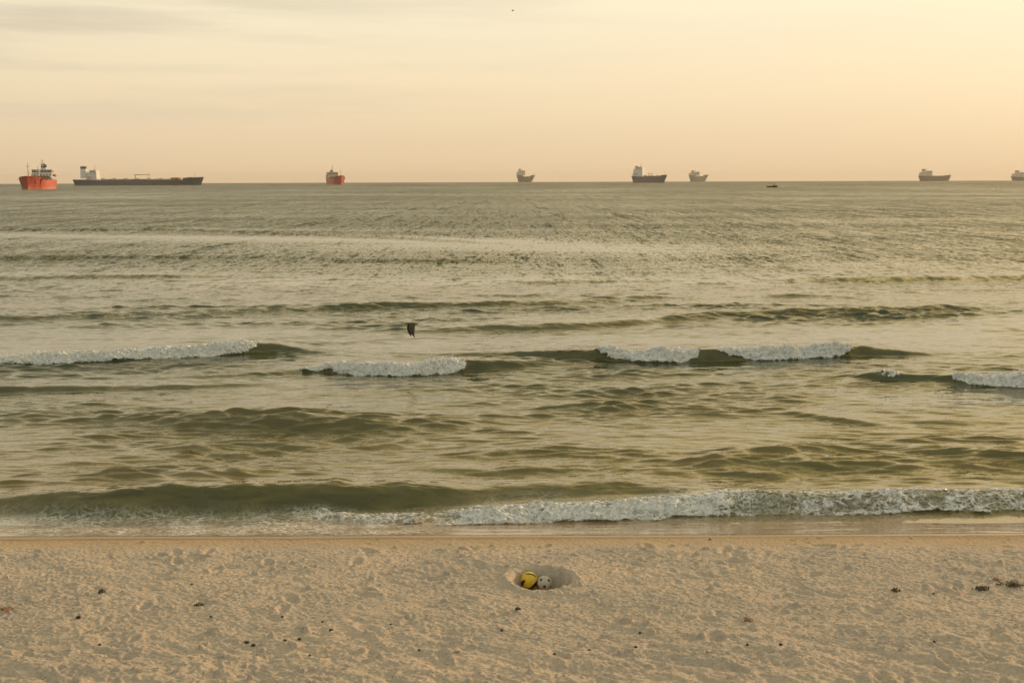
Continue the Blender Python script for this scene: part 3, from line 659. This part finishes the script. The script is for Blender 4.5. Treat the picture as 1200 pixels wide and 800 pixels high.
def ship(name, label, cat, pos, yaw, L, B, zd, fc=2.5, boot=.8, rake=5, mh='dark', mb='boot', mdeck='deck', poop=0.0,
         house=(.06, .20, 1.0), tiers=4, tier_h=2.7, mhouse='white', funnel=True, funnel_c='black', mast=6.0, crane=True,
         pipes=True, foremast=7.0, boat=True, windows=False, vents=False, group=None, flare=1.6, funnel_h=4.0, forebox=False, holds=0, fu=None):
    r = empty(name, pos, yaw); tag(r, label, cat, group)
    dz = hull(r, L, B, zd, fc, boot, rake, M[mh], M[mb], M[mdeck], poop, flare)
    X_ = lambda u: -L / 2 + L * u
    x0, x1, wd = X_(house[0]), X_(house[1]), B * house[2] / 2 * .92
    zb = zd + poop - .9; hb = MB(); wb_ = []; z = zb
    for k in range(tiers):
        top = k == tiers - 1
        ins = (.06 if windows else .03) * k * (x1 - x0); w = wd * (1 - .05 * k) if not top else wd
        xa, xb = x0 + ins * .9, x1 - ins * .35
        if top: xa = x0 + .35 * (x1 - x0)
        hb.box(xa, xb, -w, w, z, z + tier_h - .15)
        hb.box(xa - .5, xb + .5, -w - .5, w + .5, z + tier_h - .15, z + tier_h)     # deck edge
        if not top and windows:
            for q in range(int(w * 2 / 2.2)):
                yy = -w + 1.2 + q * 2.2
                wb_.append(MB().box(xb + .02, xb + .07, yy, yy + .8, z + 1.1, z + 1.9))
            for q in range(int((xb - xa) / 2.4)):
                xx = xa + .8 + q * 2.4
                for s_ in (-1, 1): wb_.append(MB().box(xx, xx + .8, s_ * (w + .045) - .025, s_ * (w + .045) + .025, z + 1.1, z + 1.9))
        z += tier_h
    zt = z; z0w = z - tier_h + .9
    ho = hb.build('deck_house', M[mhouse], r)
    for w_ in wb_: w_.build('porthole', M['glass'], ho)
    xa, xb = x0 + .35 * (x1 - x0), x1 - .06 * (tiers - 1) * (x1 - x0) * .35
    if windows:
        n = 11; step = (2 * wd - .6) / n
        for q in range(n):
            yy = -wd + .3 + q * step
            MB().box(xb + .02, xb + .10, yy + .12, yy + step - .12, z0w, z0w + 1.25).build('window', M['glass'], ho)
        for s_ in (-1, 1):
            for q in range(3):
                xx = xa + .5 + q * (xb - xa - .6) / 3
                MB().box(xx, xx + (xb - xa) / 3 - .5, s_ * (wd + .06) - .04, s_ * (wd + .06) + .04, z0w, z0w + 1.25).build('window', M['glass'], ho)
    else:
        MB().box(xa + .3, xb + .08, -wd - .07, wd + .07, z0w, z0w + 1.0).build('window_band', M['glass'], ho)
    # bridge wings and rail
    wing = MB().box(xb - 2.0, xb, -B / 2 - .3, B / 2 + .3, z0w - 1.1, z0w - .9)
    for s_ in (-1, 1): wing.box(xb - 2.0, xb, s_ * (B / 2 + .3) - .08, s_ * (B / 2 + .3) + .08, z0w - .9, z0w + .1)
    wing.build('bridge_wing', M[mhouse], ho)
    mm = MB(); cx = (xa + xb) / 2 + .5
    mm.tube((cx, 0, zt), (cx, 0, zt + mast), .35, .15); mm.box(cx - .15, cx + .15, -1.8, 1.8, zt + mast * .55, zt + mast * .55 + .25)
    mm.box(cx - .1, cx + .1, -1.1, 1.1, zt + mast * .8, zt + mast * .8 + .2)
    mo = mm.build('mast', M['steel'], r)
    MB().box(cx - .2, cx + .3, -1.6, 1.6, zt + mast * .38, zt + mast * .38 + .35).build('radar_scanner', M['white'], mo)
    MB().ball((cx - 1.5, 2.2, zt + 1.0), .7, .7, .8).build('satellite_dome', M['white'], r, True)
    if funnel:
        fx = x0 + .12 * (x1 - x0); fl = max(2.2, .3 * (x1 - x0))
        if fu: fx, fl = X_(fu[0]), L * (fu[1] - fu[0])
        fo_ = MB().box(fx, fx + fl, -B * .11, B * .11, zb + tier_h, zt - tier_h * .4 + funnel_h * .5, .15, .1).build('funnel', M[mhouse], r)
        MB().box(fx + .15, fx + fl - .15, -B * .105, B * .105, zt - tier_h * .4 + funnel_h * .5, zt - tier_h * .4 + funnel_h, .2, .1).build('funnel_top', M[funnel_c], fo_)
        MB().tube((fx + fl * .3, 0, zt), (fx + fl * .3, 0, zt + funnel_h - tier_h * .4 + 1), .25).tube((fx + fl * .6, .5, zt), (fx + fl * .6, .5, zt + funnel_h - tier_h * .4 + .7), .25).build('exhaust_pipe', M['black'], fo_)
    if boat:
        for s_ in (-1, 1):
            MB().ball((x0 + .35 * (x1 - x0), s_ * (B / 2 - .6), zb + tier_h + 1.6), 3.0, 1.1, 1.1).build('lifeboat', M['orange'], r, True)
    if pipes:
        pm = MB(); pz = zd - .9
        for yy in (-2.4, -1.2, 0, 1.2, 2.4): pm.tube((X_(house[1] + .02), yy, pz + 2.3), (X_(.84), yy, pz + 2.3), .35, n=6)
        nb = int(L / 9)
        for q in range(nb):
            xx = X_(house[1] + .03) + q * (X_(.84) - X_(house[1] + .03)) / nb
            pm.box(xx, xx + .5, -B * .36, B * .36, pz, pz + 2.3 + 1.5 * (q % 3 == 0))
        pm.build('deck_pipes', M['rust'], r)
        mf = MB()
        for q in range(6): mf.tube((X_(.5) - 4 + q * 1.5, -B * .43, pz + 1.7), (X_(.5) - 4 + q * 1.5, B * .43, pz + 1.7), .35, n=6)
        mf.box(X_(.5) - 5, X_(.5) + 5, -B * .47, -B * .40, pz, pz + 1.2).box(X_(.5) - 5, X_(.5) + 5, B * .40, B * .47, pz, pz + 1.2)
        mf.build('cargo_manifold', M['deck'], r)
        for q in range(int(L / 12)):
            xx = X_(house[1] + .05) + q * 12
            if xx < X_(.82) and L > 150: MB().tube((xx, B * .3, pz), (xx, B * .3, pz + 3.6), .18, n=6).build('tank_vent', M['steel'], r)
    if holds:
        for q in range(holds):
            a = X_(house[1] + .03 + q * (.80 - house[1]) / holds); b = a + L * (.80 - house[1]) / holds * .78
            MB().box(a, b, -B * .33, B * .33, zd - .9, zd + .9, .2, .2).build('hatch_cover', M['rust'], r)
    if crane:
        cx = X_(.47) if not holds else X_(.5); cz = zd - .9; ch = min(L * .05 + 2.5, 8.0)
        cr = MB().tube((cx, 0, cz), (cx, 0, cz + ch), .9, .7).box(cx - 1.2, cx + 1.2, -1.2, 1.2, cz + ch, cz + ch + 1.6).build('crane_post', M['cream'], r)
        MB().tube((cx + 1, 0, cz + ch + 1), (cx + L * .115, 0, cz + ch + .9), .5, .3).tube((cx + L * .115, 0, cz + ch + .8), (cx + L * .115, 0, cz + ch - 2.2), .07).build('crane_jib', M['rust'], r)
        MB().tube((cx + L * .10, 1.5, cz), (cx + L * .10, 1.5, cz + ch + 4.5), .30, .15).box(cx + L * .10 - .2, cx + L * .10 + .2, 0, 3, cz + ch, cz + ch + .3).build('derrick_post', M['steel'], r)
    if forebox:
        MB().box(X_(.755), X_(.815), -B * .3, B * .3, zd + 1.6, zd + 3.6, .4).box(X_(.76), X_(.77), -B * .3, -B * .27, zd - .9, zd + 1.6).box(X_(.80), X_(.81), -B * .3, -B * .27, zd - .9, zd + 1.6).box(X_(.76), X_(.77), B * .27, B * .3, zd - .9, zd + 1.6).box(X_(.80), X_(.81), B * .27, B * .3, zd - .9, zd + 1.6).build('deck_shelter', M['rust'], r)
    if foremast:
        zf = dz(.93) - .9
        MB().tube((X_(.93), 0, zf), (X_(.93), 0, zf + foremast), .3, .14).box(X_(.93) - .1, X_(.93) + .1, -1.4, 1.4, zf + foremast * .75, zf + foremast * .75 + .2).build('foremast', M['steel'], r)
    zf = dz(.9) - .9
    MB().tube((X_(.89), -B * .15, zf + .7), (X_(.89), B * .15, zf + .7), .7, n=8).box(X_(.88), X_(.905), -B * .2, -B * .15, zf, zf + 1.5).box(X_(.88), X_(.905), B * .15, B * .2, zf, zf + 1.5).build('windlass', M['rust'], r)
    # side rails
    rl = MB(); x_a, x_b = X_(.20), X_(.845); n = max(6, int((x_b - x_a) / 4))
    for s_ in (-1, 1):
        yy = s_ * (B / 2 * .985)
        for q in range(n + 1):
            xx = x_a + (x_b - x_a) * q / n; rl.tube((xx, yy, zd - .1), (xx, yy, zd + 1.1), .05, n=4)
        for zz in (.5, 1.1): rl.tube((x_a, yy, zd + zz), (x_b, yy, zd + zz), .045, n=4)
    rl.build('railing', M['steel'], r)
    return r, dz

def yaw_of(deg):                 # bow direction, degrees clockwise from straight away (+Y)
    return math.pi / 2 - R(deg)
def bear(p): return math.degrees(math.atan2(p.x, p.y))

# red coastal tanker on the left, bow on
p = on_sea(45.0, 222.0); p = Vector((p.x * 1.03, p.y * 1.03, p.z))
rA, dzA = ship('red_tanker', 'bright red tanker nearly bow on at the far left, white bridge, tall masts', 'ship', p, yaw_of(180 + bear(p) + 10.0),
     L=82, B=17, zd=6.6, fc=2.0, boot=1.6, rake=3.0, mh='red', mb='red2', house=(.12, .30, .90), tiers=3, tier_h=2.9, mhouse='white',
     funnel=True, mast=7.5, crane=True, foremast=10.5, windows=True, funnel_h=5.0, flare=1.0)
a = MB().box(36.6, 37.3, 3.9, 5.5, 4.3, 4.8).box(36.7, 37.2, 4.5, 4.9, 4.3, 6.4).box(36.5, 37.4, 4.1, 5.3, 5.9, 6.3).build('anchor', M['black'], rA)

# long dark tanker
p0, p1 = on_sea(86, 217.6), on_sea(240, 217.0)
pm_ = (p0 + p1) / 2; Lb = (p1 - p0).length
ship('long_tanker', 'very long low dark tanker lying broadside between the two red ships', 'ship', pm_, math.atan2(-(p0 - p1).y, -(p0 - p1).x) - R(7),
     L=Lb * 1.005, B=30, zd=7.8, fc=3.2, boot=.9, rake=5, mh='navy', fu=(.052, .095), house=(.105, .185, .8), tiers=5, tier_h=2.9, mhouse='white', mast=8,
     funnel_h=7, foremast=8, forebox=True, poop=1.0)

# second red ship
p = on_sea(393.5, 216.6); p = Vector((p.x * 1.017, p.y * 1.017, p.z))
rC, _ = ship('small_red_tanker', 'smaller red ship seen bow on beside the long dark tanker, bright red bow turned right', 'ship', p, yaw_of(180 + bear(p) - 12),
     L=84, B=17, zd=9.0, fc=3.4, boot=1.4, rake=4, mh='red', mb='red2', house=(.10, .28, 1.0), tiers=3, tier_h=3.6, mast=11, foremast=10, crane=True, mhouse='cream', windows=True, flare=1.2)

def far_ship(px0, px1, py, yaw_deg, **kw):
    p = on_sea((px0 + px1) / 2, py); r_ = math.hypot(p.x, p.y); app = (px1 - px0) / F * r_
    B = kw.get('B', 20); y = yaw_deg - bear(p); L = (app - B * .8 * abs(math.cos(R(y)))) / abs(math.sin(R(y)))
    print(kw['label'][:30], 'dist %.0f L %.0f' % (r_, L))
    return ship(kw.pop('name'), kw.pop('label'), 'ship', p, yaw_of(yaw_deg), L=L, **kw)

far_ship(605, 629, 213.75, 58, name='cargo_ship', label='small hazy grey ship left of centre on the horizon, pale stern house and dark bow', B=30, zd=20, fc=4, boot=1.5, rake=14, mh='ggrey', mb='grey',
         house=(.03, .30, 1.0), tiers=4, tier_h=4.2, mhouse='cream', mast=14, funnel_h=7, pipes=False, crane=False, foremast=8, poop=5)
far_ship(740, 783, 214.3, 118, name='chemical_tanker', label='blue hulled tanker right of centre with tall white deck house, deck crane and brown waterline', B=21, zd=12.5, fc=2.6, boot=2.4, rake=7, mh='navy',
         house=(.04, .33, 1.0), tiers=5, tier_h=3.9, mhouse='white', mast=8, funnel_h=3, foremast=10, poop=1.5)
far_ship(807, 832, 213.1, 60, name='cargo_ship', label='faint brown ship on the horizon just right of the blue tanker', B=28, zd=19, fc=4, boot=1.5, rake=14, mh='grey', mb='grey',
         house=(.03, .38, 1.0), tiers=3, tier_h=4.4, mhouse='cream', mast=16, funnel_h=6, pipes=False, crane=False, foremast=0, poop=3)
far_ship(1078, 1115, 212.35, 66, name='cargo_ship', label='brown grey cargo ship on the right horizon, wholly inside the frame', B=26, zd=14, fc=4, boot=1.5, rake=10, mh='ggrey', mb='boot',
         house=(.03, .30, 1.0), tiers=4, tier_h=4.0, mhouse='cream', mast=13, funnel_h=7, pipes=True, crane=False, foremast=11, poop=3, holds=0)
far_ship(1188, 1230, 212.0, 66, name='cargo_ship', label='ship cut off by the right edge with an orange brown deck house', B=26, zd=11, fc=4, boot=1.5, rake=10, mh='ggrey', mb='boot',
         house=(.03, .30, 1.0), tiers=4, tier_h=3.6, mhouse='cream', mast=9, funnel_h=7, pipes=True, crane=False, foremast=11, poop=2)

# small motor boat
p = on_sea(905, 219.6); r = empty('motor_boat', p, yaw_of(95)); r.scale = (.85, .85, .85); tag(r, 'tiny dark open motor boat on the water below the horizon', 'boat')
v, f = [], []
st = [(-4, 1.1), (-2, 1.3), (0, 1.35), (2, 1.15), (3.2, .7), (4.2, .05)]
for x_, b_ in st: v += [(x_, -b_, 1.0 + .08 * max(x_, 0) ** 1.3), (x_ * .93, -b_ * .7, -.3), (x_ * .93, b_ * .7, -.3), (x_, b_, 1.0 + .08 * max(x_, 0) ** 1.3)]
for i in range(len(st) - 1):
    for j in range(3): f.append((i * 4 + j, i * 4 + j + 1, i * 4 + j + 5, i * 4 + j + 4))
    f.append((i * 4 + 3, i * 4, i * 4 + 4, i * 4 + 7))
f += [(3, 2, 1, 0), (20, 21, 22, 23)]
MB().add(v, f).build('hull', M['black'], r)
MB().box(.2, 2.0, -.8, .8, 1.0, 1.9, .3, .1).build('cabin', M['black'], r)
MB().box(-1.8, 2.2, -1.0, 1.0, 2.9, 3.05).tube((-1.6, -.9, 1), (-1.6, -.9, 2.9), .06).tube((-1.6, .9, 1), (-1.6, .9, 2.9), .06).tube((2, -.9, 1.2), (2, -.9, 2.9), .06).tube((2, .9, 1.2), (2, .9, 2.9), .06).build('canopy', M['ggrey'], r)
MB().box(-4.5, -4.0, -.25, .25, .2, 1.7, .05).build('outboard_motor', M['black'], r)

# ------------------------------------------------------------------ birds
bm_, bt, bb = new_mat('dark_plumage')
bn = N('ShaderNodeTexNoise', bt, i_Scale=30.0, i_Detail=3.0); lk(bt, ramp(bt, bn.outputs[0], [(.35, (.035, .028, .02)), (.65, (.09, .07, .05))]), bb.inputs['Base Color']); bb.inputs['Roughness'].default_value = .8
beakM = paint('bird_beak_horn', (.20, .11, .03), .4)
def bird(name, label, pos, yaw, s, wing_drop, sweep):
    r = empty(name, pos, yaw); tag(r, label, 'bird'); r.scale = (s, s, s)
    bm = bmesh.new()
    prof = [(-.52, .03, .012, .02), (-.40, .055, .014, .01), (-.28, .04, .03, 0), (-.12, .065, .06, 0), (.04, .08, .08, -.005), (.18, .07, .068, 0), (.27, .045, .048, .012),
            (.33, .038, .040, .022), (.385, .040, .040, .028), (.43, .026, .026, .026), (.455, .006, .006, .022)]
    rings = []
    for x, ry, rz_, zc in prof:
        rings.append([bm.verts.new((x, ry * math.cos(2 * math.pi * i / 14), zc + rz_ * math.sin(2 * math.pi * i / 14))) for i in range(14)])
    for a_, b_ in zip(rings, rings[1:]):
        for i in range(14): bm.faces.new((a_[i], a_[(i + 1) % 14], b_[(i + 1) % 14], b_[i]))
    bm.faces.new(rings[0][::-1]); bm.faces.new(rings[-1])
    # wings: root, elbow (wrist), tip; aerofoil sections rooted inside the trunk
    for side in (-1, 1):
        secs = []
        span = [(0, .01, .03, .20, .034), (.12, .10, .04, .20, .030), (.30, .22, .05, .18, .024), (.48, .33, .01, .15, .018), (.66, .43, -.05, .105, .013), (.82, .50, -.15, .045, .006), (.93, .54, -.22, .012, .003)]
        for sp_, ylat, xo, ch, th in span:
            ang = wing_drop * min(1, .55 + sp_ * .7)
            yl = .03 + sp_ * math.cos(ang) * .95; zl = .03 + .05 * math.sin(min(sp_, .3) / .3 * math.pi) * .6 - sp_ * math.sin(ang) * .95
            xc = xo + sweep * sp_
            ring = []
            for i in range(10):
                t = 2 * math.pi * i / 10
                # thickness runs across the wing plane
                ring.append(bm.verts.new((xc + ch * math.cos(t), side * (yl + th * math.sin(t) * math.sin(ang)), zl + th * math.sin(t) * math.cos(ang))))
            secs.append(ring)
        for a_, b_ in zip(secs, secs[1:]):
            for i in range(10):
                q = (a_[i], a_[(i + 1) % 10], b_[(i + 1) % 10], b_[i]); bm.faces.new(q if side > 0 else q[::-1])
        bm.faces.new(secs[0]); bm.faces.new(secs[-1])
    bmesh.ops.recalc_face_normals(bm, faces=bm.faces)
    me = bpy.data.meshes.new('body'); bm.to_mesh(me); bm.free(); me.materials.append(bm_)
    o = bpy.data.objects.new('body', me); C.objects.link(o); o.parent = r
    rm = o.modifiers.new('r', 'REMESH'); rm.mode = 'VOXEL'; rm.voxel_size = .008; rm.use_smooth_shade = True
    bk = MB().tube((.44, 0, .026), (.52, 0, .012), .016, .004, 8).build('beak', beakM, r, True)
    for s_ in (-1, 1): MB().ball((.405, s_ * .034, .036), .007, .005, .007, 8, 5).build('eye', M['glass'], r, True)
    return r
p = P(484.5, 380.5, 1.0)
bird('seabird', 'dark seabird flying low over the calm water behind the breakers, wings beaten down', p + Vector((-.02, 0, .03)), R(180 + 26), .47, R(72), .22)
d = ray(601, 13); bird('seabird', 'tiny dark bird speck high in the sky near the top edge', Vector((0, 0, CAMZ)) + d * 240, R(170), .62, R(-20), -.1)

# ------------------------------------------------------------------ balls in the hole
def ball(name, label, c, rad, base_m, dark_m, patches, rot):
    bm = bmesh.new(); bmesh.ops.create_icosphere(bm, subdivisions=6, radius=rad)
    pt_ = [(Vector(a).normalized(), Vector(b).normalized(), w) for a, b, w in patches]
    for v_ in bm.verts:              # faint panel seams
        pass
    for f_ in bm.faces:
        c_ = f_.calc_center_median().normalized(); k = 0
        for a, b, w in pt_:
            ab = b - a; t = max(0, min(1, (c_ - a).dot(ab) / max(ab.length_squared, 1e-9)))
            q = (a + ab * t).normalized()
            wob = 1 + .12 * math.sin(9 * c_.x + 5 * c_.z) * math.cos(7 * c_.y)
            if (c_ - q).length < w * wob * (1 - .25 * abs(2 * t - 1) if ab.length > .1 else 1): k = 1
        f_.material_index = k; f_.smooth = True
    me = bpy.data.meshes.new(name); bm.to_mesh(me); bm.free()
    me.materials.append(base_m); me.materials.append(dark_m)
    o = bpy.data.objects.new(name, me); C.objects.link(o); o.location = c; o.rotation_euler = rot
    tag(o, label, 'ball'); return o
def ball_mat(name, col, dirt, rough=.38):
    m, t, b = new_mat(name); g = N('ShaderNodeTexCoord', t)
    n1 = N('ShaderNodeTexNoise', t, i_Scale=9.0, i_Detail=5.0, i_Roughness=.65); lk(t, g.outputs['Object'], n1.inputs[0])
    lk(t, mix(t, ramp(t, n1.outputs[0], [(.48, 0.0), (.72, .75)]), col, dirt), b.inputs['Base Color']); b.inputs['Roughness'].default_value = rough
    v = N('ShaderNodeTexVoronoi', t, i_Scale=14.0, feature='DISTANCE_TO_EDGE'); lk(t, g.outputs['Object'], v.inputs[0])
    bp = N('ShaderNodeBump', t, i_Strength=.5, i_Distance=.003); lk(t, ramp(t, v.outputs[0], [(0, 0.0), (.12, 1.0)]), bp.inputs['Height']); lk(t, bp.outputs[0], b.inputs['Normal'])
    return m
FLOOR = sand_z(HOLE.x, HOLE.y)
def rest_ball(px, py, r, sink=.006):          # lowest place on this line of sight where the ball touches the sand
    z = FLOOR + r; q = P(px, py, z)
    for _ in range(8):
        zz = max(sand_z(q.x + d_ * math.cos(a_), q.y + d_ * math.sin(a_)) + math.sqrt(max(r * r - d_ * d_, 0))
                 for d_ in (0, r * .35, r * .65, r * .9) for a_ in np.linspace(0, 2 * np.pi, 9)[:-1])
        z = .5 * z + .5 * (zz - sink); q = P(px, py, z)
    return q
yb = rest_ball(620, 680, .112); wbp = rest_ball(638, 683, .094)
print('balls', yb, wbp, FLOOR, 'gap', (yb - wbp).length - .206)
yel = ball('yellow_ball', 'yellow ball with black swoosh patches lying in the left of the sand hole', yb, .112,
     ball_mat('yellow_ball_skin', (.72, .49, .02), (.42, .32, .13)), paint('black_ball_print', (.02, .017, .012), .45),
     [((-.35, -.35, .95), (.25, -.40, .92), .12), ((.25, -.40, .92), (.80, -.35, .62), .15), ((-.95, -.55, -.35), (-.72, -.75, .12), .24), ((-.72, -.75, .12), (-.50, -.85, .28), .13), ((.55, -.85, -.35), (.98, -.4, -.05), .30), ((.0, -.8, -.80), (.55, -.75, -.50), .28), ((.2, .9, .3), (-.5, .8, .1), .22)], (0, 0, 0))
ph = (1 + 5 ** .5) / 2
ico = [Vector(v_).normalized() for v_ in [(0, 1, ph), (0, -1, ph), (0, 1, -ph), (0, -1, -ph), (1, ph, 0), (-1, ph, 0), (1, -ph, 0), (-1, -ph, 0), (ph, 0, 1), (-ph, 0, 1), (ph, 0, -1), (-ph, 0, -1)]]
ball('white_ball', 'dirty white football with small dark spots beside the yellow ball in the hole', wbp, .094,
     ball_mat('white_ball_skin', (.50, .45, .36), (.28, .23, .15), .5), paint('dark_spot_print', (.045, .03, .02), .5),
     [(tuple(v_), tuple(v_), .21) for v_ in ico], (R(20), R(14), R(35)))

# ------------------------------------------------------------------ pebbles, weed, twigs on the sand
pebM = paint('dark_pebble_stone', (.035, .028, .02), .7, .3, 30)
palM = paint('pale_shell', (.62, .42, .30), .6, .2, 30)
def pebble_mesh(seed, fl):
    bm = bmesh.new(); bmesh.ops.create_icosphere(bm, subdivisions=3, radius=1); rs_ = np.random.RandomState(seed)
    o_ = Vector(rs_.uniform(-9, 9, 3))
    from mathutils import noise
    for v_ in bm.verts: v_.co *= 1 + .35 * noise.noise(v_.co * 1.1 + o_) + .1 * noise.noise(v_.co * 3 + o_)
    for v_ in bm.verts: v_.co.z *= fl
    for f_ in bm.faces: f_.smooth = True
    me = bpy.data.meshes.new('pebble'); bm.to_mesh(me); bm.free(); return me
pms = [pebble_mesh(i, .55 + .08 * i) for i in range(4)]
for m_ in pms: m_.materials.append(pebM)
shell_m = pebble_mesh(9, .4); shell_m.materials.append(palM)
def put(name, me, px, py, size, label, cat, group=None, rz=0):
    q = P(px, py); z = sand_z(q.x, q.y)
    for _ in range(3): q = P(px, py, z); z = max(sand_z(q.x + a_ * .02, q.y + b_ * .02) for a_ in (-1, 0, 1) for b_ in (-1.3, 0, 1))
    o = bpy.data.objects.new(name, me); C.objects.link(o); o.scale = (size * 1.0, size * .87, size * .87)
    o.location = (q.x, q.y, z + size * .10); o.rotation_euler = (0, 0, rz); return tag(o, label, cat, group)
put('pebble', pms[0], 607, 714, .034, 'dark pebble lying alone just in front of the hole with the balls', 'pebble', rz=.4)
for px, py, s_, lb in [
  (588, 738.5, .018, 'small dark pebble below and left of the lone pebble in front of the hole'),
  (750, 742, .017, 'small dark pebble on the middle sand, right of and below the hole'),
  (745, 758, .020, 'dark pebble on the sand straight below the one right of the hole'),
  (691, 761, .014, 'tiny dark pebble on the sand below the white ball'),
  (650, 766, .018, 'dark pebble near the bottom edge, below the yellow ball'),
  (458, 731, .014, 'tiny dark pebble just left of the upper pink shell'),
  (491, 761, .016, 'small dark pebble left of the bottom pink shell'),
  (378, 728, .016, 'topmost small pebble of the cluster on the left middle sand'),
  (388, 738, .024, 'larger dark pebble at the right end of the left middle cluster'),
  (334, 750, .022, 'dark pebble at the middle of the left middle cluster'),
  (289, 752, .024, 'dark pebble, left one of a touching pair on the left sand'),
  (297, 756, .024, 'dark pebble, right one of a touching pair on the left sand'),
  (351, 749, .022, 'dark pebble just right of the cluster middle one'),
  (331, 722, .018, 'dark pebble above the left middle cluster'),
  (363, 768, .015, 'tiny dark pebble under the left middle cluster near the bottom edge'),
  (92, 723, .026, 'dark brown pebble on the far left sand'),
  (117, 755, .020, 'small dark pebble near the bottom left corner'),
  (247, 722, .016, 'tiny dark pebble alone on the left sand'),
  (225, 684, .017, 'tiny dark pebble on the upper left sand'),
  (1095, 752, .020, 'dark pebble alone on the lower right sand'),
  (876, 755, .018, 'small dark pebble, left one of two above the pale shell lower right'),
  (915, 756, .022, 'dark pebble, right one of two beside the pale shell lower right'),
  (1094, 695, .014, 'tiny dark pebble between two seaweed scraps at the right'),
  (832, 631.5, .018, 'dark pebble on the damp orange sand by the water right of the hole')]:
    put('pebble', pms[random.randrange(4)], px, py, s_, lb, 'pebble', 'dark pebbles scattered on the sand', random.uniform(0, 6))
put('shell', shell_m, 536, 763, .036, 'pinkish pale shell sticking out of the sand near the bottom middle', 'shell', rz=1)
put('shell', shell_m, 480, 737, .026, 'pinkish pale shell on the sand left of the dark pebble', 'shell', rz=2)
put('shell', shell_m, 831, 763, .026, 'pale white shell on the sand at the lower right', 'shell', rz=.6)
def clump(px, py, w, label, col, n=46, name='seaweed_clump', cat='seaweed', hgt=.03):
    q = P(px, py); z = sand_z(q.x, q.y); q = P(px, py, z); z = sand_z(q.x, q.y)
    mb = MB(); rs_ = np.random.RandomState(int(px))
    for i in range(n):
        a = rs_.normal(0, .4, 2) * (w, w * .5); t = rs_.uniform(0, 6.28); ln_ = rs_.uniform(.2, .5) * w
        p0 = Vector((a[0], a[1], rs_.uniform(-.004, hgt))); p1 = p0 + Vector((math.cos(t) * ln_ * .5, math.sin(t) * ln_ * .3, rs_.uniform(0, hgt))); p2 = p1 + Vector((math.cos(t + .8) * ln_ * .5, math.sin(t + .8) * ln_ * .3, -rs_.uniform(0, hgt)))
        mb.tube(p0, p1, .006, .007, 5).tube(p1, p2, .007, .003, 5)
    o = mb.build(name, col, None); o.location = (q.x, q.y, z); return tag(o, label, cat)
weedM = paint('dry_seaweed', (.12, .09, .05), .8, .3, 20); strawM = paint('rusty_dry_weed', (.40, .22, .12), .8, .3, 20)
clump(1186, 686, .15, 'dark clump of dry seaweed on the sand at the right edge', weedM)
clump(1150, 691, .10, 'dark clump of dry seaweed just left of the right edge clump', weedM)
clump(1050, 692, .065, 'small dark scrap of seaweed on the right half of the sand', weedM, 26)
clump(1168, 680, .06, 'tiny reddish scrap of weed above the seaweed at the right', strawM, 14)
clump(876, 727, .07, 'reddish dry weed scrap on the sand right of centre', strawM, 18)
clump(118, 694, .065, 'dark weed scrap on the upper left sand', weedM, 22)
clump(233, 709, .065, 'dark weed scrap on the left sand beside a bump', weedM, 22)
clump(6, 716, .12, 'reddish brown weed heap on the sand at the left edge', strawM, 30)

# ------------------------------------------------------------------ haze
hm = bpy.data.materials.new('haze'); hm.use_nodes = True; t = hm.node_tree; t.nodes.clear()
vp = N('ShaderNodeVolumePrincipled', t); vp.inputs['Color'].default_value = (.96, .90, .78, 1); vp.inputs['Density'].default_value = 0.000065; vp.inputs['Anisotropy'].default_value = .2
ou = N('ShaderNodeOutputMaterial', t); lk(t, vp.outputs[0], ou.inputs['Volume'])
hz_ = MB().box(-13300, 13300, -1000, 13900, -32, 75).build('haze', hm); tag(hz_, kind='stuff')
hz_['label'] = 'thin warm evening haze over the sea'; hz_['category'] = 'haze'
